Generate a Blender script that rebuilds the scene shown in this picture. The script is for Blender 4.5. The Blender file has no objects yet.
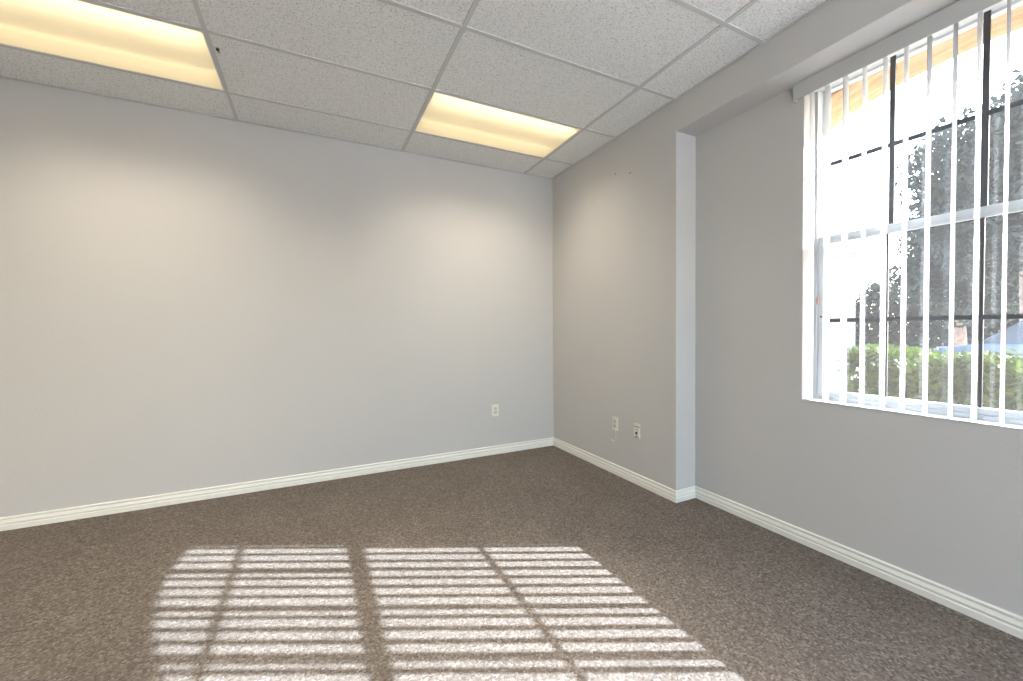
import bpy, bmesh, math, random
import numpy as np
from mathutils import Vector, Matrix
random.seed(7); rng = np.random.default_rng(7)
scn = bpy.context.scene
COL = scn.collection
R = math.radians

# ------------------------------------------------------------------ sizes (metres)
H = 2.8174            # ceiling
D = 0.195             # depth of the recess in the right wall
YP = -1.622           # where the recess starts
ZS = 2.604            # soffit over the recess
FT2 = 0.6096
GX, GY = 0.3353, 0.4042      # ceiling grid offsets from the corner
WY0, WY1, WZ0, WZ1 = -2.335, -3.565, 0.820, 2.598   # window opening
XG = 0.285            # inner face of the window frame
XL, YF = -5.2, -6.2   # left wall, wall behind the camera

# ------------------------------------------------------------------ materials
def new_mat(name):
    m = bpy.data.materials.new(name); m.use_nodes = True
    nt = m.node_tree
    for n in list(nt.nodes): nt.nodes.remove(n)
    out = nt.nodes.new('ShaderNodeOutputMaterial')
    return m, nt, out
def N(nt, t, **kw):
    n = nt.nodes.new(t)
    for k, v in kw.items():
        if k in n.inputs: n.inputs[k].default_value = v
        else: setattr(n, k, v)
    return n
def L(nt, a, b): nt.links.new(a, b)
def coords(nt): return nt.nodes.new('ShaderNodeTexCoord').outputs['Object']
def principled(name, col, rough=.6, spec=.3, metal=0, bump=None, vary=None):
    """bump=(scale, distance)  vary=(scale, amount)"""
    m, nt, out = new_mat(name)
    b = N(nt, 'ShaderNodeBsdfPrincipled'); L(nt, b.outputs[0], out.inputs[0])
    b.inputs['Base Color'].default_value = (*col, 1)
    b.inputs['Roughness'].default_value = rough
    b.inputs['Metallic'].default_value = metal
    b.inputs['Specular IOR Level'].default_value = spec
    if vary:
        n = N(nt, 'ShaderNodeTexNoise', Scale=vary[0], Detail=4.0); L(nt, coords(nt), n.inputs['Vector'])
        mr = N(nt, 'ShaderNodeMapRange'); mr.inputs['From Min'].default_value = .3; mr.inputs['From Max'].default_value = .7
        mr.inputs['To Min'].default_value = 1-vary[1]; mr.inputs['To Max'].default_value = 1+vary[1]
        L(nt, n.outputs['Fac'], mr.inputs['Value'])
        mx = N(nt, 'ShaderNodeVectorMath', operation='SCALE'); mx.inputs[0].default_value = col
        L(nt, mr.outputs[0], mx.inputs['Scale']); L(nt, mx.outputs[0], b.inputs['Base Color'])
    if bump:
        n = N(nt, 'ShaderNodeTexNoise', Scale=bump[0], Detail=3.0); L(nt, coords(nt), n.inputs['Vector'])
        bp = N(nt, 'ShaderNodeBump', Distance=bump[1], Strength=.6)
        L(nt, n.outputs['Fac'], bp.inputs['Height']); L(nt, bp.outputs[0], b.inputs['Normal'])
    return m

M = {}
M['wall'] = principled('grey_paint', (.600, .584, .564), .75, .25, bump=(110, .0022), vary=(.9, .012))
M['trim'] = principled('cream_trim_paint', (.86, .84, .77), .45, .4)
M['plate'] = principled('ivory_plastic', (.82, .80, .72), .35, .5)
M['dark'] = principled('dark_slot', (.02, .02, .02), .5)
M['cable'] = principled('cream_cable', (.74, .71, .62), .5)
M['vinyl'] = principled('white_vinyl', (.62, .65, .67), .4, .4)
M['muntin'] = principled('dark_bronze', (.09, .092, .098), .5, .3)
M['valance'] = principled('valance_plastic', (.56, .56, .545), .5, .3)
M['valance_rail'] = principled('headrail_white', (.72, .74, .72), .5, .3)
M['metal'] = principled('white_metal', (.75, .75, .72), .5, .3)
M['tee'] = principled('grid_tee_paint', (.62, .625, .61), .6, .2)
M['pinkish'] = principled('copper_latch', (.55, .38, .30), .5)

def m_carpet():
    m, nt, out = new_mat('loop_pile_carpet')
    b = N(nt, 'ShaderNodeBsdfPrincipled'); L(nt, b.outputs[0], out.inputs[0])
    b.inputs['Roughness'].default_value = .95; b.inputs['Specular IOR Level'].default_value = .08
    c = coords(nt)
    v = N(nt, 'ShaderNodeTexVoronoi', Scale=125.0); L(nt, c, v.inputs['Vector'])
    sep = N(nt, 'ShaderNodeSeparateColor'); L(nt, v.outputs['Color'], sep.inputs[0])
    cr = N(nt, 'ShaderNodeValToRGB'); e = cr.color_ramp.elements
    e[0].position = 0; e[0].color = (0.112, 0.094, 0.078, 1)
    e[1].position = 1; e[1].color = (0.278, 0.248, 0.219, 1)
    k = e.new(.35); k.color = (0.163, 0.137, 0.117, 1)
    k = e.new(.75); k.color = (0.195, 0.167, 0.142, 1)
    L(nt, sep.outputs[0], cr.inputs[0])
    n = N(nt, 'ShaderNodeTexNoise', Scale=2.2, Detail=5.0); L(nt, c, n.inputs['Vector'])
    mr = N(nt, 'ShaderNodeMapRange'); mr.inputs['From Min'].default_value = .3; mr.inputs['From Max'].default_value = .7
    mr.inputs['To Min'].default_value = .92; mr.inputs['To Max'].default_value = 1.08
    L(nt, n.outputs['Fac'], mr.inputs['Value'])
    sc = N(nt, 'ShaderNodeVectorMath', operation='SCALE'); L(nt, cr.outputs[0], sc.inputs[0]); L(nt, mr.outputs[0], sc.inputs['Scale'])
    L(nt, sc.outputs[0], b.inputs['Base Color'])
    bp = N(nt, 'ShaderNodeBump', Distance=.004, Strength=.55, invert=True)
    L(nt, v.outputs['Distance'], bp.inputs['Height']); L(nt, bp.outputs[0], b.inputs['Normal'])
    return m
M['carpet'] = m_carpet()

def m_tile():
    m, nt, out = new_mat('fissured_acoustic_tile')
    b = N(nt, 'ShaderNodeBsdfPrincipled'); L(nt, b.outputs[0], out.inputs[0])
    b.inputs['Roughness'].default_value = .95; b.inputs['Specular IOR Level'].default_value = .1
    c = coords(nt)
    n = N(nt, 'ShaderNodeTexNoise', Scale=130.0, Detail=2.0, Distortion=1.2); L(nt, c, n.inputs['Vector'])
    cr = N(nt, 'ShaderNodeValToRGB'); e = cr.color_ramp.elements
    e[0].position = .36; e[0].color = (.56, .56, .55, 1)
    e[1].position = .48; e[1].color = (.90, .905, .895, 1)
    L(nt, n.outputs['Fac'], cr.inputs[0]); L(nt, cr.outputs[0], b.inputs['Base Color'])
    bp = N(nt, 'ShaderNodeBump', Distance=.003, Strength=.5)
    L(nt, cr.outputs[0], bp.inputs['Height']); L(nt, bp.outputs[0], b.inputs['Normal'])
    return m
M['tile'] = m_tile()

def m_glass():
    m, nt, out = new_mat('hazy_window_glass')
    tr = N(nt, 'ShaderNodeBsdfTransparent', Color=(.93, .96, .96, 1))
    gl = N(nt, 'ShaderNodeBsdfGlossy', Roughness=.0); gl.inputs['Color'].default_value = (1, 1, 1, 1)
    fr = N(nt, 'ShaderNodeLayerWeight', Blend=.12)
    mr = N(nt, 'ShaderNodeMath', operation='MULTIPLY_ADD'); mr.inputs[1].default_value = .9; mr.inputs[2].default_value = .07
    L(nt, fr.outputs['Facing'], mr.inputs[0])
    mx = N(nt, 'ShaderNodeMixShader'); L(nt, mr.outputs[0], mx.inputs[0]); L(nt, tr.outputs[0], mx.inputs[1]); L(nt, gl.outputs[0], mx.inputs[2])
    du = N(nt, 'ShaderNodeBsdfTranslucent'); du.inputs['Color'].default_value = (.9, .93, .95, 1)
    m2 = N(nt, 'ShaderNodeMixShader'); m2.inputs[0].default_value = .012  # washed-out haze put into the glass as a small translucent share
    L(nt, mx.outputs[0], m2.inputs[1]); L(nt, du.outputs[0], m2.inputs[2]); L(nt, m2.outputs[0], out.inputs[0])
    return m
M['glass'] = m_glass()

def m_vane():
    m, nt, out = new_mat('white_pvc_vane')
    b = N(nt, 'ShaderNodeBsdfPrincipled'); b.inputs['Base Color'].default_value = (.70, .725, .75, 1); b.inputs['Roughness'].default_value = .5
    b.inputs['Specular IOR Level'].default_value = .3
    t = N(nt, 'ShaderNodeBsdfTranslucent'); t.inputs['Color'].default_value = (.70, .725, .75, 1)
    mx = N(nt, 'ShaderNodeMixShader'); mx.inputs[0].default_value = .12
    L(nt, b.outputs[0], mx.inputs[1]); L(nt, t.outputs[0], mx.inputs[2]); L(nt, mx.outputs[0], out.inputs[0])
    return m
M['vane'] = m_vane()

def emis(name, col, st):
    m, nt, out = new_mat(name)
    e = N(nt, 'ShaderNodeEmission', Strength=st); e.inputs['Color'].default_value = (*col, 1)
    L(nt, e.outputs[0], out.inputs[0]); return m
M['tube'] = emis('fluorescent_tube', (1, .84, .60), 3.3)
M['tube_dim'] = emis('dim_fluorescent_tube', (1, .80, .52), 1.5)  # weaker glow chosen so the panel fades toward the back wall
def m_lens():
    m, nt, out = new_mat('prismatic_acrylic_lens')
    t = N(nt, 'ShaderNodeBsdfTranslucent'); t.inputs['Color'].default_value = (.92, .86, .70, 1)
    rf = N(nt, 'ShaderNodeBsdfRefraction', Roughness=1.0, IOR=1.4); rf.inputs['Color'].default_value = (.95, .9, .78, 1)
    mx = N(nt, 'ShaderNodeMixShader'); mx.inputs[0].default_value = .25
    L(nt, t.outputs[0], mx.inputs[1]); L(nt, rf.outputs[0], mx.inputs[2])
    e = N(nt, 'ShaderNodeEmission', Strength=.15); e.inputs['Color'].default_value = (1, .84, .58, 1)
    ad = N(nt, 'ShaderNodeAddShader'); L(nt, mx.outputs[0], ad.inputs[0]); L(nt, e.outputs[0], ad.inputs[1])
    L(nt, ad.outputs[0], out.inputs[0]); return m
M['lens'] = m_lens()

def m_leaf(name, c1, c2, trans=.4):
    m, nt, out = new_mat(name)
    v = N(nt, 'ShaderNodeTexNoise', Scale=3.5, Detail=6.0); L(nt, coords(nt), v.inputs['Vector'])
    cr = N(nt, 'ShaderNodeValToRGB'); e = cr.color_ramp.elements
    e[0].position = .35; e[0].color = (*c1, 1); e[1].position = .65; e[1].color = (*c2, 1)
    L(nt, v.outputs['Fac'], cr.inputs[0])
    b = N(nt, 'ShaderNodeBsdfPrincipled'); b.inputs['Roughness'].default_value = .6; b.inputs['Specular IOR Level'].default_value = .3
    t = N(nt, 'ShaderNodeBsdfTranslucent')
    L(nt, cr.outputs[0], b.inputs['Base Color']); L(nt, cr.outputs[0], t.inputs['Color'])
    mx = N(nt, 'ShaderNodeMixShader'); mx.inputs[0].default_value = trans
    L(nt, b.outputs[0], mx.inputs[1]); L(nt, t.outputs[0], mx.inputs[2]); L(nt, mx.outputs[0], out.inputs[0])
    return m
M['leaf_hedge'] = m_leaf('hedge_leaves', (.014, .030, .007), (.075, .125, .018), .4)
M['leaf_tree'] = m_leaf('tree_leaves', (.008, .014, .013), (.017, .027, .020), .2)
M['bark'] = principled('brown_bark', (.20, .14, .11), .9, .1, bump=(30, .01), vary=(8, .3))
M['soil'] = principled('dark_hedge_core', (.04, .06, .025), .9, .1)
M['stone'] = principled('pale_pavement', (.60, .59, .57), .9, .1, vary=(3, .08))
M['siding'] = None; M['brick'] = None
def m_lines(name, col, dark, scale, axis='Z', width=.08):
    m, nt, out = new_mat(name)
    b = N(nt, 'ShaderNodeBsdfPrincipled'); b.inputs['Roughness'].default_value = .8; L(nt, b.outputs[0], out.inputs[0])
    w = N(nt, 'ShaderNodeSeparateXYZ'); L(nt, coords(nt), w.inputs[0])
    k = N(nt, 'ShaderNodeMath', operation='MULTIPLY'); k.inputs[1].default_value = scale; L(nt, w.outputs[axis], k.inputs[0])
    fr = N(nt, 'ShaderNodeMath', operation='FRACT'); L(nt, k.outputs[0], fr.inputs[0])
    lt = N(nt, 'ShaderNodeMath', operation='LESS_THAN'); lt.inputs[1].default_value = width; L(nt, fr.outputs[0], lt.inputs[0])
    mx = N(nt, 'ShaderNodeMix', data_type='RGBA'); mx.inputs[6].default_value = (*col, 1); mx.inputs[7].default_value = (*dark, 1)
    L(nt, lt.outputs[0], mx.inputs[0]); L(nt, mx.outputs[2], b.inputs['Base Color'])
    return m
M['siding'] = m_lines('lap_siding', (.22, .25, .28), (.13, .15, .18), 8.0)
def m_brick():
    m, nt, out = new_mat('pink_brick')
    b = N(nt, 'ShaderNodeBsdfPrincipled'); b.inputs['Roughness'].default_value = .85; L(nt, b.outputs[0], out.inputs[0])
    s = N(nt, 'ShaderNodeSeparateXYZ'); L(nt, coords(nt), s.inputs[0])
    ad = N(nt, 'ShaderNodeMath', operation='ADD'); L(nt, s.outputs[0], ad.inputs[0]); L(nt, s.outputs[1], ad.inputs[1])
    cb = N(nt, 'ShaderNodeCombineXYZ'); L(nt, ad.outputs[0], cb.inputs[0]); L(nt, s.outputs[2], cb.inputs[1])
    t = N(nt, 'ShaderNodeTexBrick', Scale=4.5); L(nt, cb.outputs[0], t.inputs['Vector'])
    t.inputs['Color1'].default_value = (.36, .22, .18, 1); t.inputs['Color2'].default_value = (.42, .28, .23, 1); t.inputs['Mortar'].default_value = (.42, .40, .38, 1)
    L(nt, t.outputs['Color'], b.inputs['Base Color']); return m
M['brick'] = m_brick()
def m_stucco():
    m, nt, out = new_mat('ochre_stucco')
    b = N(nt, 'ShaderNodeBsdfPrincipled'); b.inputs['Roughness'].default_value = .85; b.inputs['Specular IOR Level'].default_value = .1
    L(nt, b.outputs[0], out.inputs[0])
    mp = N(nt, 'ShaderNodeMapping'); mp.inputs['Scale'].default_value = (38, 3.0, 38); L(nt, coords(nt), mp.inputs['Vector'])
    n = N(nt, 'ShaderNodeTexNoise', Scale=1.0, Detail=6.0, Distortion=.6); L(nt, mp.outputs[0], n.inputs['Vector'])
    cr = N(nt, 'ShaderNodeValToRGB'); e = cr.color_ramp.elements
    e[0].position = .3; e[0].color = (.30, .185, .10, 1); e[1].position = .65; e[1].color = (.46, .30, .17, 1)
    L(nt, n.outputs['Fac'], cr.inputs[0]); L(nt, cr.outputs[0], b.inputs['Base Color'])
    bp = N(nt, 'ShaderNodeBump', Distance=.004, Strength=.6); L(nt, n.outputs['Fac'], bp.inputs['Height']); L(nt, bp.outputs[0], b.inputs['Normal'])
    return m
M['stucco'] = m_stucco()
M['carblue'] = principled('blue_car_paint', (.07, .11, .16), .25, .6)
M['carwhite'] = principled('silver_car_paint', (.62, .66, .70), .25, .6)
M['carglass'] = principled('dark_car_glass', (.03, .04, .05), .08, .6)
M['rubber'] = principled('tyre_rubber', (.02, .02, .02), .8)
M['lamp'] = principled('headlamp_clear', (.85, .85, .85), .15, .8)
M['red'] = principled('red_lamp', (.55, .08, .05), .3, .6)

# ------------------------------------------------------------------ mesh helpers
def box(bm, x0, x1, y0, y1, z0, z1):
    xs, ys, zs = sorted((x0, x1)), sorted((y0, y1)), sorted((z0, z1))
    v = [bm.verts.new((x, y, z)) for z in zs for y in ys for x in xs]
    for f in ((0, 2, 3, 1), (4, 5, 7, 6), (0, 1, 5, 4), (2, 6, 7, 3), (0, 4, 6, 2), (1, 3, 7, 5)):
        bm.faces.new([v[i] for i in f])
    return v
def obj(name, bm, mat, parent=None, bevel=0, smooth=False, seg=2):
    bmesh.ops.recalc_face_normals(bm, faces=bm.faces)
    me = bpy.data.meshes.new(name); bm.to_mesh(me); bm.free()
    o = bpy.data.objects.new(name, me); COL.objects.link(o)
    me.materials.append(mat)
    if smooth:
        for p in me.polygons: p.use_smooth = True
    if bevel:
        b = o.modifiers.new('bevel', 'BEVEL'); b.width = bevel; b.segments = seg; b.limit_method = 'ANGLE'; b.angle_limit = R(40)
    if parent: o.parent = parent
    return o
def tag(o, label, cat, group=None):
    o['label'] = label; o['category'] = cat
    if group: o['group'] = group
    return o
def struct(o): o['kind'] = 'structure'; return o
def empty(name, loc=(0, 0, 0)):
    o = bpy.data.objects.new(name, None); o.location = loc; COL.objects.link(o); return o
def local(o_parent, *objs):
    """re-express world-built parts in the frame of their parent"""
    for o in objs:
        o.parent = o_parent
        o.data.transform(Matrix.Translation(-Vector(o_parent.location)))
def sweep(bm, path, prof, closed_ends=True):
    """prof: (out, z) polygon; path: list of (x, y, nx, ny) with nx,ny the mitred outward offset"""
    rings = []
    for (x, y, nx, ny) in path:
        rings.append([bm.verts.new((x+nx*o, y+ny*o, z)) for (o, z) in prof])
    n = len(prof)
    for a, b in zip(rings[:-1], rings[1:]):
        for i in range(n):
            bm.faces.new((a[i], a[(i+1) % n], b[(i+1) % n], b[i]))
    bm.faces.new(rings[0]); bm.faces.new(list(reversed(rings[-1])))
def prism(bm, pts, x0, x1):
    """pts in (y,z), extruded along x"""
    a = [bm.verts.new((x0, y, z)) for y, z in pts]; b = [bm.verts.new((x1, y, z)) for y, z in pts]
    n = len(pts)
    bm.faces.new(a); bm.faces.new(list(reversed(b)))
    for i in range(n): bm.faces.new((a[i], b[i], b[(i+1) % n], a[(i+1) % n]))
def tube(bm, pts, r, n=8):
    pts = [Vector(p) for p in pts]; rings = []
    for i, p in enumerate(pts):
        t = (pts[min(i+1, len(pts)-1)]-pts[max(i-1, 0)]).normalized()
        u = t.cross(Vector((0, 0, 1)));  u = u if u.length > .05 else t.cross(Vector((0, 1, 0)))
        u.normalize(); w = t.cross(u); rr = r[i] if isinstance(r, (list, tuple)) else r
        rings.append([bm.verts.new(p+(u*math.cos(a)+w*math.sin(a))*rr) for a in [2*math.pi*k/n for k in range(n)]])
    for a, b in zip(rings[:-1], rings[1:]):
        for i in range(n): bm.faces.new((a[i], a[(i+1) % n], b[(i+1) % n], b[i]))
    bm.faces.new(rings[0]); bm.faces.new(list(reversed(rings[-1])))
def carve(o, cutters):
    for cbm in cutters:
        bmesh.ops.recalc_face_normals(cbm, faces=cbm.faces)
        me = bpy.data.meshes.new('c'); cbm.to_mesh(me); cbm.free()
        c = bpy.data.objects.new('c', me); COL.objects.link(c)
        md = o.modifiers.new('b', 'BOOLEAN'); md.operation = 'DIFFERENCE'; md.solver = 'EXACT'; md.object = c
        bpy.context.view_layer.update()
        dg = bpy.context.evaluated_depsgraph_get()
        new = bpy.data.meshes.new_from_object(o.evaluated_get(dg))
        o.modifiers.remove(md); o.data = new
        bpy.data.objects.remove(c)

# ------------------------------------------------------------------ room shell
bm = bmesh.new(); box(bm, XL, D, YF, 0, -.12, 0); struct(obj('floor', bm, M['carpet']))
bm = bmesh.new(); box(bm, XL-.15, .40, 0, .15, -.12, 3.2); struct(obj('wall_back', bm, M['wall']))
bm = bmesh.new(); box(bm, XL-.15, XL, YF, 0, -.12, 3.2); struct(obj('wall_left', bm, M['wall']))
bm = bmesh.new(); box(bm, XL-.15, .40, YF-.15, YF, -.12, 3.2); wf = struct(obj('wall_front', bm, M['wall']))
FX0, FX1, FZ0, FZ1 = -3.2, .13, .25, 2.57      # unseen window added behind the camera to brighten the room
c0 = bmesh.new(); box(c0, FX0, FX1, YF-.4, YF+.2, FZ0, FZ1); carve(wf, [c0]); wf.data.materials.clear(); wf.data.materials.append(M['wall'])
bm = bmesh.new(); box(bm, 0, .399, YF, 0, -.12, 3.2)
wr = struct(obj('wall_right', bm, M['wall']))
c1 = bmesh.new(); box(c1, -.2, D, YF-.3, YP, -.3, ZS)
c2 = bmesh.new(); box(c2, 0, .6, WY1, WY0, WZ0, WZ1)
carve(wr, [c1, c2])
wr.data.materials.clear(); wr.data.materials.append(M['wall'])
bv = wr.modifiers.new('bevel', 'BEVEL'); bv.width = .006; bv.segments = 3; bv.limit_method = 'ANGLE'; bv.angle_limit = R(40)
# outer leaf of the wall, with the arched opening
bm = bmesh.new(); box(bm, .40, .70, -9, 3, -.6, 3.6)
we = struct(obj('wall_outside', bm, M['stucco']))
half = [(0, 2.622), (.16, 2.615), (.34, 2.598), (.50, 2.565), (.62, 2.53), (.70, 2.485), (.755, 2.42), (.785, 2.33)]
yc = -2.925
arch = [(yc+dy, z) for dy, z in reversed(half)] + [(yc-dy, z-.045*min(dy, .6)) for dy, z in half[1:]] + [(yc-.79, .76), (yc+.79, .76)]
c3 = bmesh.new(); prism(c3, arch, .2, .95)
carve(we, [c3]); we.data.materials.clear(); we.data.materials.append(M['stucco'])

# baseboards: stepped profile with two grooves
BH = .0825
prof = [(0, 0), (.014, 0), (.014, .030), (.0085, .033), (.0085, .038), (.0125, .043), (.0125, .048), (.0085, .057), (.005, .063), (.005, .068),
        (.0105, .073), (.0095, .079), (.005, BH), (0, BH)]
bm = bmesh.new(); sweep(bm, [(0, 0, -1, -1), (XL, 0, 1, -1)], prof); struct(obj('baseboard_back', bm, M['trim']))
bm = bmesh.new(); sweep(bm, [(0, 0, -1, -1), (0, YP, -1, -1), (D, YP, -1, -1), (D, YF, -1, 1)], prof); struct(obj('baseboard_right', bm, M['trim']))
bm = bmesh.new(); sweep(bm, [(XL, 0, 1, -1), (XL, YF, 1, 1)], prof); struct(obj('baseboard_left', bm, M['trim']))
bm = bmesh.new(); sweep(bm, [(XL, YF, 1, 1), (D, YF, -1, 1)], prof); struct(obj('baseboard_front', bm, M['trim']))

# ------------------------------------------------------------------ ceiling
gx = [-GX-k*2*FT2 for k in range(0, 4)]; gy = [-GY-k*FT2 for k in range(0, 10)]
xe = [0]+gx+[XL]; ye = [0]+gy+[YF]
LIGHTS = [(0, 0), (2, 0), (0, 7), (2, 5)]       # (column, row) cells between grid lines
lit = {(i+1, j+1) for i, j in LIGHTS}
bm = bmesh.new()
for i in range(len(xe)-1):
    for j in range(len(ye)-1):
        if (i, j) in lit: continue
        box(bm, xe[i+1], xe[i], ye[j+1], ye[j], H+.005, H+.025)
ceil = struct(obj('ceiling', bm, M['tile']))
bm = bmesh.new(); t = .012
for x in gx: box(bm, x-t, x+t, YF, 0, H, H+.0052)
for i in range(len(xe)-1):
    for y in gy: box(bm, xe[i+1]+(t if i+1 < len(xe)-1 else 0), xe[i]-(t if i else 0), y-t, y+t, H, H+.0052)
box(bm, -.019, 0, YF, 0, H-.0005, H+.004); box(bm, XL, -.0, -.019, 0, H-.0005, H+.004)
box(bm, XL, XL+.019, YF, 0, H-.0005, H+.004); box(bm, XL, 0, YF, YF+.019, H-.0005, H+.004)
obj('ceiling_grid', bm, M['tee'], ceil)

LAB = {(0, 0): 'lit fluorescent ceiling panel nearest the room corner, whole in view',
       (2, 0): 'lit fluorescent ceiling panel at the upper left, cut off by the photo edge',
       (0, 7): 'unseen fluorescent ceiling panel added behind the camera on the window side',  # this and the next are out of view, added for more room light
       (2, 5): 'unseen fluorescent ceiling panel added behind the camera on the left side'}
def troffer(i, j):
    x1, x0 = gx[i], gx[i+1]; y1, y0 = gy[j], gy[j+1]
    cx, cy = (x0+x1)/2, (y0+y1)/2; hx, hy = (x1-x0)/2-.0125, (y1-y0)/2-.0125
    root = empty('ceiling_light', (cx, cy, H)); tag(root, LAB[(i, j)], 'ceiling light', 'fluorescent ceiling panels')
    bm = bmesh.new()                                    # door frame
    w = .006
    box(bm, -hx, hx, -hy, -hy+w, .0, .012); box(bm, -hx, hx, hy-w, hy, .0, .012)
    box(bm, -hx, -hx+w, -hy+w, hy-w, .0, .012); box(bm, hx-w, hx, -hy+w, hy-w, .0, .012)
    obj('frame', bm, M['metal'], root)
    bm = bmesh.new(); box(bm, -hx+w, hx-w, -hy+w, hy-w, .004, .0045)
    bmesh.ops.delete(bm, geom=[f for f in bm.faces if f.calc_center_median().z > .0044 or abs(f.normal.z) < .5 and f.calc_center_median().z > .0041], context='FACES')
    obj('diffuser', bm, M['lens'], root)
    bm = bmesh.new()                                    # housing: open box
    zt = .095
    box(bm, -hx-.006, hx+.006, -hy-.006, hy+.006, zt, zt+.004)
    box(bm, -hx-.006, -hx, -hy, hy, .012, zt); box(bm, hx, hx+.006, -hy, hy, .012, zt)
    box(bm, -hx, hx, -hy-.006, -hy, .012, zt); box(bm, -hx, hx, hy, hy+.006, .012, zt)
    obj('housing', bm, M['metal'], root)
    for s in (-1, 1):
        bm = bmesh.new(); tube(bm, [(-hx+.03, s*.18, .058), (hx-.03, s*.18, .058)], .0127, 12)
        obj('tube', bm, M['tube'] if s < 0 else M['tube_dim'], root, smooth=True)
    # the downward throw of the prismatic lens
    ld = bpy.data.lights.new('lamp', 'AREA'); ld.shape = 'RECTANGLE'; ld.size = 2*hx-.03; ld.size_y = 2*hy-.03
    ld.energy = LAMP_W; ld.color = (1, .90, .74); ld.spread = R(124)
    lo = bpy.data.objects.new('lamp', ld); COL.objects.link(lo); lo.parent = root; lo.location = (0, 0, -.004)
LAMP_W = 8.0
for i, j in LIGHTS: troffer(i, j)

# small dark hook by the grid
hk = empty('ceiling_hook', (-2.745, -.874, H))
bm = bmesh.new(); tube(bm, [(0, 0, .006), (0, 0, -.004)], .009, 12); obj('base', bm, M['dark'], hk)
bm = bmesh.new(); tube(bm, [(0, 0, -.003), (0, 0, -.012), (.004, 0, -.018), (.009, 0, -.016), (.010, 0, -.011)], .0018, 6); obj('hook', bm, M['dark'], hk)
tag(hk, 'tiny dark hook in the ceiling beside the left light panel', 'hook')

# ------------------------------------------------------------------ wall plates
def plate_on(root, wall, parts):
    """parts built in a local frame: u along wall, v out of wall, z up; wall 'back' or 'right'"""
    for o in parts:
        if wall == 'back': m = Matrix(((1, 0, 0), (0, -1, 0), (0, 0, 1))).to_4x4()
        else: m = Matrix(((0, -1, 0), (-1, 0, 0), (0, 0, 1))).to_4x4()
        o.data.transform(m)
        if m.determinant() < 0: o.data.flip_normals()
        o.parent = root
def cyl_out(bm, u, z, v0, v1, r, n=14):
    a = [bm.verts.new((u+r*math.cos(2*math.pi*k/n), v0, z+r*math.sin(2*math.pi*k/n))) for k in range(n)]
    b = [bm.verts.new((u+r*math.cos(2*math.pi*k/n), v1, z+r*math.sin(2*math.pi*k/n))) for k in range(n)]
    bm.faces.new(a); bm.faces.new(list(reversed(b)))
    for i in range(n): bm.faces.new((a[i], a[(i+1) % n], b[(i+1) % n], b[i]))
def cover(hw=.035, hh=.0575):
    bm = bmesh.new(); box(bm, -hw, hw, -.001, .006, -hh, hh)
    return obj('cover_plate', bm, M['plate'], bevel=.0025)
def duplex(root, wall):
    ps = [cover()]
    for s in (-1, 1):
        bm = bmesh.new(); box(bm, -.017, .017, .005, .0085, s*.0195-.0145, s*.0195+.0145)
        f = obj('receptacle', bm, M['plate_in'], bevel=.004); ps.append(f)
        bm = bmesh.new()
        box(bm, -.0085, -.0055, .008, .0092, s*.0195-.002, s*.0195+.008); box(bm, .0055, .0085, .008, .0092, s*.0195-.002, s*.0195+.008)
        cyl_out(bm, 0, s*.0195-.008, .008, .0092, .0028, 10)
        ps.append(obj('slots', bm, M['dark']))
    bm = bmesh.new(); cyl_out(bm, 0, 0, .005, .0078, .0035); ps.append(obj('screw', bm, M['metal']))
    plate_on(root, wall, ps); return ps
M['plate_in'] = principled('ivory_face', (.66, .65, .58), .4, .4)
o = empty('power_outlet', (-.680, 0, .4365)); duplex(o, 'back')
tag(o, 'ivory duplex power outlet alone on the wide back wall', 'outlet')
# corded plate on the pier wall
o = empty('wall_plate', (0, -.9855, .4295)); ps = duplex(o, 'right')
bm = bmesh.new()
tube(bm, [(.012, .008, -.050), (.016, .016, -.062), (.026, .018, -.075), (.024, .016, -.10), (.018, .014, -.13), (.004, .012, -.147), (-.02, .010, -.152), (-.045, .008, -.146), (-.052, .008, -.142)], .0034, 8)
cb = obj('cord', bm, M['cable'], smooth=True)
bm = bmesh.new(); box(bm, .004, .020, .005, .016, -.056, -.040); pl = obj('cord_outlet', bm, M['plate'], bevel=.002)
plate_on(o, 'right', [cb, pl])
tag(o, 'ivory wall plate with a short cream cord curling out below it', 'outlet')
# data jack plate
o = empty('jack_plate', (0, -1.242, .426))
ps = [cover(.033)]
bm = bmesh.new(); box(bm, -.031, .031, .0055, .009, .030, .034); ps.append(obj('upper_dark_line', bm, M['dark']))  # thin dark bar across the top of the plate
bm = bmesh.new(); box(bm, -.020, .020, .0055, .010, .000, .019); ps.append(obj('phone_jack', bm, M['plate_in'], bevel=.002))
bm = bmesh.new(); box(bm, -.007, .007, .0095, .0108, .005, .013); ps.append(obj('jack_opening', bm, M['plate_in']))
bm = bmesh.new(); cyl_out(bm, 0, -.018, .0055, .016, .0085); ps.append(obj('coaxial_jack', bm, M['dark']))
bm = bmesh.new(); cyl_out(bm, 0, -.042, .0055, .0085, .004); box(bm, -.025, .022, .0055, .008, -.052, -.0495); ps.append(obj('lower_dark_marks', bm, M['dark']))  # dark dot and bar low on the plate
plate_on(o, 'right', ps)
tag(o, 'ivory jack plate with a dark round socket, nearest the pier corner', 'wall plate')
for y, z, lb in ((-.994, 2.527, 'farther'), (-1.166, 2.475, 'nearer')):
    o = empty('wall_screw', (0, y, z))
    bm = bmesh.new(); cyl_out(bm, 0, 0, 0, .003, .0065); box(bm, .006, .03, 0, .0012, -.002, .002) if lb == 'nearer' else None
    plate_on(o, 'right', [obj('screw_head', bm, principled('grey_screw', (.25, .24, .23), .5))])
    tag(o, 'tiny grey screw high on the pier wall, %s of two from the window' % lb, 'screw', 'screws high on the pier wall')

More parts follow.
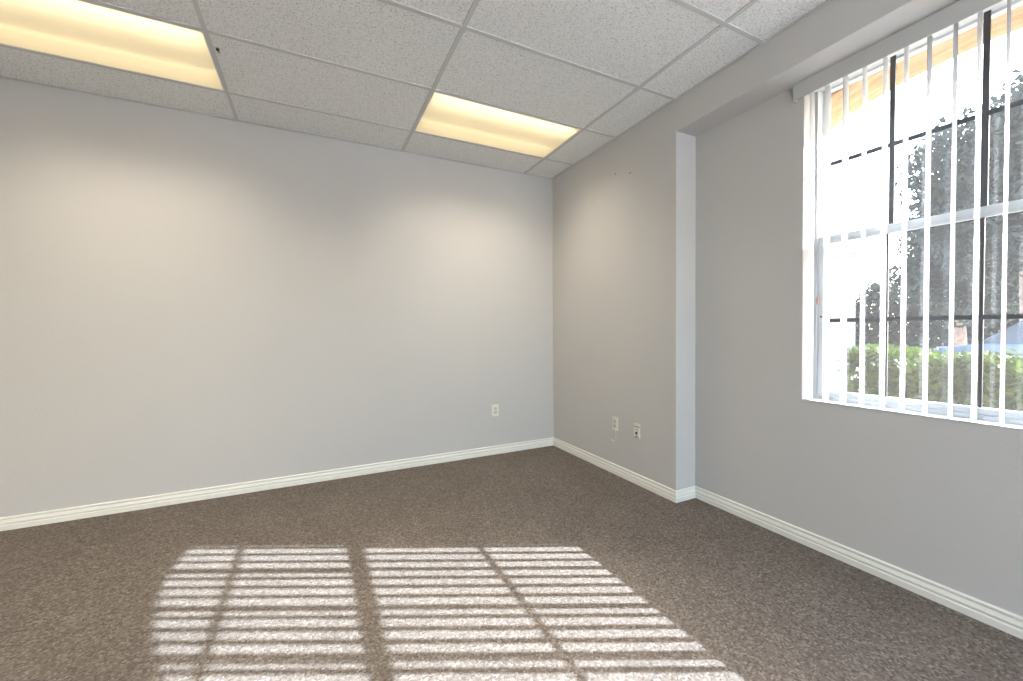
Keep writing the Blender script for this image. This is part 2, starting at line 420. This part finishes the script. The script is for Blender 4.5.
# ------------------------------------------------------------------ window
def frame_ring(bm, x0, x1, ya, yb, za, zb, w):
    ya, yb = min(ya, yb), max(ya, yb)
    box(bm, x0, x1, ya, yb, za, za+w); box(bm, x0, x1, ya, yb, zb-w, zb)
    box(bm, x0, x1, ya, ya+w, za+w, zb-w); box(bm, x0, x1, yb-w, yb, za+w, zb-w)
bm = bmesh.new(); frame_ring(bm, XG, .40, WY0, WY1, WZ0, WZ1, .026)
win = struct(obj('window_1', bm, M['vinyl'], bevel=.002))
bm = bmesh.new(); frame_ring(bm, .297, .330, WY0-.026, WY1+.026, WZ0+.026, 1.742, .028)
lower = obj('lower_sash', bm, M['vinyl'], win, bevel=.002)
bm = bmesh.new(); box(bm, .302, .322, WY1+.03, WY0-.03, 1.697, 1.740); box(bm, .3005, .3025, WY1+.03, WY0-.03, 1.722, 1.727)
obj('meeting_rail', bm, M['vinyl'], lower, bevel=.0015)
bm = bmesh.new(); frame_ring(bm, .333, .350, WY0-.026, WY1+.026, 1.712, WZ1-.026, .016)
upper = obj('upper_sash', bm, M['vinyl'], win, bevel=.0015)
for sash, ys, x0, x1, za, zb, zm, wv in ((lower, (-2.664, -2.988, -3.300), .310, .316, .874, 1.699, (1.2575, 1.2785), .0055), (upper, (-2.678, -2.990, -3.306), .3105, .3165, 1.744, WZ1-.028, (2.127, 2.149), .0105)):
    bm = bmesh.new()
    box(bm, x0, x1, WY1+.042, WY0-.042, zm[0], zm[1])
    for y in ys: box(bm, x0-.0006, x1+.0006, y-wv, y+wv, za, zb)
    obj('muntin_grid', bm, M['muntin'], sash)
    bm = bmesh.new(); xm = x1+.003
    v = [bm.verts.new((xm, y, z)) for y, z in ((WY1+.026, za-.003), (WY0-.026, za-.003), (WY0-.026, zb+.003), (WY1+.026, zb+.003))]
    bm.faces.new(v); obj('glass_pane', bm, M['glass'], sash)
bm = bmesh.new(); box(bm, .280, .298, WY0-.036, WY0-.026, 1.36, 1.40); obj('latch', bm, M['pinkish'], win, bevel=.002)
bm = bmesh.new(); box(bm, .288, .298, WY0-.052, WY0-.042, 1.285, 1.295); obj('latch_pin', bm, M['muntin'], win)
bm = bmesh.new(); box(bm, D-.004, XG, WY1, WY0, WZ0, WZ0+.005); obj('window_sill', bm, M['vinyl'], win, bevel=.0015)

bm = bmesh.new(); w = .04; ya, yb = YF-.11, YF-.04
box(bm, FX0, FX1, ya, yb, FZ0, FZ0+w); box(bm, FX0, FX1, ya, yb, FZ1-w, FZ1)
for x in (FX0, FX0+1.04, FX0+2.1, FX1-w): box(bm, x, x+w, ya, yb, FZ0+w, FZ1-w)
win_added = struct(obj('window_added', bm, M['vinyl']))  # added out of view to let in extra daylight
bm = bmesh.new(); v = [bm.verts.new((x, YF-.08, z)) for x, z in ((FX0+.01, FZ0+.01), (FX1-.01, FZ0+.01), (FX1-.01, FZ1-.01), (FX0+.01, FZ1-.01))]
bm.faces.new(v); obj('glass_pane', bm, M['glass'], win_added)

# ------------------------------------------------------------------ vertical blind
bl = empty('vertical_blind', (D, WY0, WZ1))
bx, by, bz = bl.location
bm = bmesh.new()      # valance board with end return and lip
box(bm, D-.018, D-.012, WY1-.055, WY0+.052, 2.516, 2.602)
box(bm, D-.018, D-.0005, WY0+.046, WY0+.052, 2.516, 2.602)
box(bm, D-.018, D-.0005, WY1-.055, WY1-.049, 2.516, 2.602)
o = obj('valance', bm, M['valance'], bevel=.0015); local(bl, o)
bm = bmesh.new(); box(bm, D-.016, D-.002, WY0+.034, WY0+.046, 2.506, 2.518); o = obj('valance_clip', bm, M['valance_rail'], bevel=.001); local(bl, o)
bm = bmesh.new(); box(bm, D+.018, D+.062, WY1+.004, WY0-.004, 2.545, 2.592); o = obj('head_rail', bm, M['valance_rail'], bevel=.002); local(bl, o)
VW = .058
vy = [-2.359, -2.434, -2.515, -2.598, -2.679, -2.756, -2.834, -2.916, -2.986, -3.065]
va = [0, 4, 3, -2, 1, 0, 2, 1, 3, 0]
while vy[-1] > WY1+.11: vy.append(vy[-1]-.0775); va.append(random.uniform(-1, 2))
vane_parts = None
for k, (y, a) in enumerate(zip(vy, va)):
    if vane_parts is None:
        bm = bmesh.new(); n = 8; rows = []
        for z in (.832, 2.532):
            rows.append([bm.verts.new((VW*i/n, -.0055*math.sin(math.pi*i/n), z)) for i in range(n+1)])
        for i in range(n): bm.faces.new((rows[0][i], rows[0][i+1], rows[1][i+1], rows[1][i]))
        bmesh.ops.solidify(bm, geom=bm.faces[:], thickness=.0008)
        v0 = obj('vane', bm, M['vane'], bl, smooth=True)
        v0.data.transform(Matrix.Translation((0, 0, -bz)))
        bm = bmesh.new(); box(bm, VW/2-.004, VW/2+.004, -.008, 0, 2.530-bz, 2.548-bz); s0 = obj('carrier_stem', bm, M['vane'], v0)
        vv, ss = v0, s0; vane_parts = (v0, s0)
    else:
        vv = v0.copy(); COL.objects.link(vv); vv.parent = bl
        ss = s0.copy(); COL.objects.link(ss); ss.parent = vv
    vv.location = (D-.008-bx, y-.009-by, 0)
    vv.rotation_euler = (0, 0, R(-a+3.0))
tag(bl, 'white vertical blind, vanes turned open, hanging in the window recess', 'blind')

# ------------------------------------------------------------------ outside
ZG = -.03
bm = bmesh.new(); box(bm, -40, 60, -40, 40, ZG-.3, ZG)
gr = struct(obj('ground_outside', bm, M['stone']))

def leaves(n, sampler, size, name, mat, parent=None):
    c = sampler(n)
    a = rng.normal(size=(n, 3)); a /= np.linalg.norm(a, axis=1)[:, None]
    b = rng.normal(size=(n, 3)); b -= (b*a).sum(1)[:, None]*a; b /= np.linalg.norm(b, axis=1)[:, None]
    cr = np.cross(a, b)
    s = size*(.6+.8*rng.random((n, 1)))
    # six-point leaf, folded a little along the midrib
    P = [c-a*s, c-a*.3*s+b*.42*s+cr*.12*s, c+a*.4*s+b*.33*s+cr*.12*s, c+a*s, c+a*.4*s-b*.33*s+cr*.12*s, c-a*.3*s-b*.42*s+cr*.12*s]
    V = np.stack(P, 1).reshape(-1, 3)
    idx = np.arange(n)[:, None]*6
    F = np.concatenate([idx+np.array([[0, 1, 2, 3]]), idx+np.array([[0, 3, 4, 5]])], 0)
    me = bpy.data.meshes.new(name); me.vertices.add(len(V)); me.vertices.foreach_set('co', V.ravel())
    me.loops.add(F.size); me.loops.foreach_set('vertex_index', F.ravel())
    me.polygons.add(len(F)); me.polygons.foreach_set('loop_start', np.arange(len(F))*4)
    me.update(calc_edges=True); me.validate()
    me.materials.append(mat)
    o = bpy.data.objects.new(name, me); COL.objects.link(o)
    if parent: o.parent = parent
    return o

# clipped hedge under the window
hx0, hx1, hy0, hy1, hz1 = 2.7, 3.5, -8.0, -1.42, .93
def hedge_s(n):
    p = rng.random((n, 3))
    y = hy0+p[:, 1]*(hy1-hy0); z = ZG+p[:, 2]*(hz1-ZG); x = hx0+p[:, 0]*(hx1-hx0)
    k = rng.random(n)
    x = np.where(k < .40, hx0+rng.normal(0, .035, n), x); z = np.where((k >= .40) & (k < .8), hz1+rng.normal(0, .03, n), z)
    y = np.where(k > .96, hy1+rng.normal(0, .04, n), y)
    bulge = .05*np.sin(y*3.1)+.04*np.sin(y*7.7+1)
    return np.stack([x-np.abs(bulge)*.6, y, z+np.where(z > .7, bulge*.5, 0)], 1)
hg = empty('hedge', ((hx0+hx1)/2, (hy0+hy1)/2, ZG))
f = leaves(26000, hedge_s, .035, 'foliage', M['leaf_hedge']); f.data.transform(Matrix.Translation(-hg.location)); f.parent = hg
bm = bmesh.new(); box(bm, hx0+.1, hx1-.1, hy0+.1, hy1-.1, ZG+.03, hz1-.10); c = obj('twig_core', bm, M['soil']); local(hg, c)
tag(hg, 'clipped bright green hedge running just outside the window', 'hedge')

def tree(loc, rx, rz, zc, n, leaf, label, trunk_r=.16, seed=1):
    global rng
    rng = np.random.default_rng(seed)
    root = empty('tree', loc)
    blobs = rng.normal(size=(26, 3)); blobs /= np.linalg.norm(blobs, axis=1)[:, None]
    blobs = blobs*np.array([rx*.68, rx*.68, rz*.7])*(rng.random((26, 1))**.35)+np.array([0, 0, zc])
    def s(n):
        k = rng.integers(0, 26, n); d = rng.normal(size=(n, 3)); d /= np.linalg.norm(d, axis=1)[:, None]
        return blobs[k]+d*(rx*.40)*(rng.random((n, 1))**.4)
    leaves(n, s, leaf, 'crown', M['leaf_tree'], root)
    bm = bmesh.new(); h = zc+rz*.4
    tube(bm, [(0, 0, -.05), (.05, .02, h*.3), (-.04, .06, h*.6), (.05, 0, h)], [trunk_r, trunk_r*.8, trunk_r*.6, trunk_r*.25], 10)
    obj('trunk', bm, M['bark'], root, smooth=True)
    bm = bmesh.new()
    for k in range(9):
        b = Vector(blobs[k]); st = Vector((0, 0, h*(.35+.05*k)))
        tube(bm, [st, st.lerp(b, .5)+Vector((0, 0, .1)), b], [trunk_r*.4, trunk_r*.25, trunk_r*.1], 6)
    obj('branches', bm, M['bark'], root, smooth=True)
    tag(root, label, 'tree', 'trees outside the window'); return root
tree((10.5, -1.0, ZG), 2.35, 2.5, 4.0, 26000, .075, 'tall dark leafy tree filling the right side of the window', seed=3)
tree((17, 6.0, ZG), 1.5, 1.7, 2.7, 12000, .085, 'low rounded tree at the left, beside the pale house', seed=5)
tree((14.5, 1.1, ZG), 1.7, 1.9, 2.9, 16000, .085, 'dark bushy tree in the middle of the view, left of the tall one', seed=8)
# far screen of shrubs
def far_s(n):
    p = rng.random((n, 3)); y = -6+p[:, 1]*17
    top = 2.7+.45*np.sin(y*1.3)+.3*np.sin(y*2.9+2)
    return np.stack([22+p[:, 0]*1.4, y, ZG+p[:, 2]*(top-ZG)], 1)
fh = leaves(26000, far_s, .13, 'shrub_row', M['leaf_tree'])
fh['kind'] = 'stuff'; tag(fh, 'dark band of distant shrubs closing the view beyond the blue car', 'shrubs')

# pale sided house at the left edge of the view
hs = empty('house', (6.2, .02, ZG))
bm = bmesh.new(); box(bm, 6.2, 8.4, .02, 3.4, .18, 2.55); o = obj('siding_wall', bm, M['siding']); local(hs, o)
bm = bmesh.new(); box(bm, 6.15, 8.45, -.03, 3.45, ZG, .18); o = obj('brick_base', bm, M['brick']); local(hs, o)
bm = bmesh.new(); prism(bm, [(-.2, 2.55), (3.7, 2.55), (1.75, 3.2)], 6.0, 8.6); o = obj('roof', bm, principled('pale_roof', (.55, .54, .52), .9)); local(hs, o)
bm = bmesh.new(); frame_ring(bm, 6.16, 6.2, 1.0, 2.2, .9, 1.9, .06); o = obj('window_frame', bm, M['vinyl']); local(hs, o)
bm = bmesh.new(); box(bm, 6.185, 6.20, 1.06, 2.14, .96, 1.84); w_ = obj('pane', bm, M['carglass']); w_.data.transform(Matrix.Translation(-Vector(hs.location))); w_.parent = o
hs.rotation_euler = (0, 0, R(24))
tag(hs, 'pale sided house on a pinkish brick base seen between the leftmost vanes', 'house')

# cars parked beyond the hedge (side-on, length along y)
def car(loc, rot, paint, label):
    root = empty('car', loc); root.rotation_euler = (0, 0, rot)
    W = .86
    def shell(pts, w_low, w_top, zlo, zhi, name, mat, bev=.05):
        bm = bmesh.new()
        def wd(z): t = min(max((z-zlo)/(zhi-zlo), 0), 1); return w_low+(w_top-w_low)*t
        a = [bm.verts.new((x, -wd(z), z)) for x, z in pts]; b = [bm.verts.new((x, wd(z), z)) for x, z in pts]
        n = len(pts); bm.faces.new(a); bm.faces.new(list(reversed(b)))
        for i in range(n): bm.faces.new((a[i], b[i], b[(i+1) % n], a[(i+1) % n]))
        return obj(name, bm, mat, root, bevel=bev, seg=3, smooth=True)
    body = [(-2.2, .30), (-2.25, .55), (-2.15, .88), (-1.5, .97), (1.0, .96), (1.95, .82), (2.2, .68), (2.22, .34), (2.0, .24), (1.75, .24)]
    for cxw in (1.38, -1.35):
        body += [(cxw+.36*math.cos(t_), .32+.36*math.sin(t_)) for t_ in [R(5), R(45), R(90), R(135), R(175)]]
        body += [(cxw-.37, .24)]
    body += [(-2.0, .24)]
    shell(body, W, W*.92, .3, .97, 'body', paint, .04)
    shell([(-1.65, .94), (-1.15, 1.36), (-.5, 1.43), (.2, 1.40), (.95, .94)], W*.90, W*.66, .94, 1.43, 'cabin_glass', M['carglass'], .03)
    shell([(-1.18, 1.35), (-1.1, 1.42), (-.4, 1.47), (.15, 1.44), (.25, 1.37)], W*.69, W*.64, 1.35, 1.47, 'roof_panel', paint, .02)
    for s in (-1, 1):
        bm = bmesh.new(); box(bm, -.42, -.34, s*W*.89, s*W*.66, .95, 1.40)
        for v in bm.verts:
            t_ = (v.co.z-.95)/.45; v.co.y = s*(W*.905+(W*.665-W*.905)*t_)+(0.012*s if abs(v.co.y) > W*.8 else -.02*s)
        obj('door_pillar', bm, paint, root)
        bm = bmesh.new(); box(bm, .62, .80, s*(W-.02), s*(W+.17), .95, 1.08); obj('wing_mirror', bm, M['lamp'], root, bevel=.03, seg=3)
        for x in (1.38, -1.35):
            bm = bmesh.new(); n = 20
            ring = []
            for yy, r in ((W-.2, .31), (W-.02, .31), (W, .28)):
                ring.append([bm.verts.new((x+r*math.cos(2*math.pi*k/n), s*yy, .32+r*math.sin(2*math.pi*k/n))) for k in range(n)])
            for a, b in zip(ring[:-1], ring[1:]):
                for i in range(n): bm.faces.new((a[i], a[(i+1) % n], b[(i+1) % n], b[i]))
            bm.faces.new(ring[0]); bm.faces.new(ring[-1])
            wl = obj('wheel', bm, M['rubber'], root)
            bm = bmesh.new(); n = 16
            a = [bm.verts.new((x+.19*math.cos(2*math.pi*k/n), s*(W-.01), .32+.19*math.sin(2*math.pi*k/n))) for k in range(n)]
            b = [bm.verts.new((x+.17*math.cos(2*math.pi*k/n), s*(W+.008), .32+.17*math.sin(2*math.pi*k/n))) for k in range(n)]
            for i in range(n): bm.faces.new((a[i], a[(i+1) % n], b[(i+1) % n], b[i]))
            bm.faces.new(b); obj('hub_cap', bm, M['metal'], wl)
        bm = bmesh.new(); box(bm, 1.98, 2.21, s*.42, s*.76, .62, .76); obj('headlamp', bm, M['lamp'], root, bevel=.03)
        bm = bmesh.new(); box(bm, -2.235, -2.1, s*.42, s*.78, .66, .84); obj('tail_lamp', bm, M['red'], root, bevel=.02)
    tag(root, label, 'car'); return root
car((9.0, -2.5, ZG), R(-90), M['carblue'], 'blue car parked just beyond the hedge')

# ------------------------------------------------------------------ light
az = R(26.3); el = math.atan(.64)
sd = Vector((-math.cos(az)*math.cos(el), math.sin(az)*math.cos(el), -math.sin(el)))
sl = bpy.data.lights.new('sun', 'SUN'); sl.energy = 17.0; sl.angle = R(.4); sl.color = (.84, .93, 1.06)
so = bpy.data.objects.new('sun', sl); COL.objects.link(so); so.location = (12, -9, 12)
so.rotation_euler = sd.to_track_quat('-Z', 'Y').to_euler()
w = bpy.data.worlds.new('sky'); scn.world = w; w.use_nodes = True; nt = w.node_tree
for n in list(nt.nodes): nt.nodes.remove(n)
sk = N(nt, 'ShaderNodeTexSky'); sk.sky_type = 'NISHITA'; sk.sun_disc = False
sk.sun_elevation = el; sk.sun_rotation = math.atan2(-sd.x, -sd.y)
sk.air_density = 1.0; sk.dust_density = 3.0; sk.ozone_density = 1.0
bg = N(nt, 'ShaderNodeBackground', Strength=2.0); wo = N(nt, 'ShaderNodeOutputWorld')
mxs = N(nt, 'ShaderNodeMix', data_type='RGBA'); mxs.inputs[0].default_value = .36; mxs.inputs[7].default_value = (1.28, 1.28, 1.24, 1)
L(nt, sk.outputs[0], mxs.inputs[6]); L(nt, mxs.outputs[2], bg.inputs[0]); L(nt, bg.outputs[0], wo.inputs[0])
# sky portal over the opening
pd = bpy.data.lights.new('sky_portal', 'AREA'); pd.shape = 'RECTANGLE'; pd.size = 1.78; pd.size_y = 1.23; pd.cycles.is_portal = True
po = bpy.data.objects.new('sky_portal', pd); COL.objects.link(po); po.location = (.44, (WY0+WY1)/2, (WZ0+WZ1)/2)
po.rotation_euler = (0, R(90), 0)

pd = bpy.data.lights.new('sky_portal', 'AREA'); pd.shape = 'RECTANGLE'; pd.size = FX1-FX0; pd.size_y = FZ1-FZ0; pd.cycles.is_portal = True
po = bpy.data.objects.new('sky_portal', pd); COL.objects.link(po); po.location = ((FX0+FX1)/2, YF-.16, (FZ0+FZ1)/2)
po.rotation_euler = (R(90), 0, 0)

# ------------------------------------------------------------------ camera
F_PX, CY, YAW, PT, RL = 404.2878, 339.4394, 0.4566, -0.0217, -0.0082
C = Vector((-2.2925, -3.6639, 1.2256))
Fv = Vector((math.sin(YAW)*math.cos(PT), math.cos(YAW)*math.cos(PT), math.sin(PT)))
Rv = Vector((math.cos(YAW), -math.sin(YAW), 0)); Uv = Rv.cross(Fv)
R2 = Rv*math.cos(RL)+Uv*math.sin(RL); U2 = -Rv*math.sin(RL)+Uv*math.cos(RL)
cd = bpy.data.cameras.new('camera'); cam = bpy.data.objects.new('camera', cd); COL.objects.link(cam)
m4 = Matrix((R2, U2, -Fv)).transposed().to_4x4(); m4.translation = C
cam.matrix_world = m4
cd.sensor_fit = 'HORIZONTAL'; cd.sensor_width = 36; cd.lens = F_PX*36/1023
cd.shift_y = (CY-340.5)/1023; cd.clip_start = .02; cd.clip_end = 300
scn.camera = cam
vs = scn.view_settings; vs.view_transform = 'Standard'; vs.look = 'None'; vs.gamma = 1; vs.exposure = .68; vs.use_curve_mapping = False
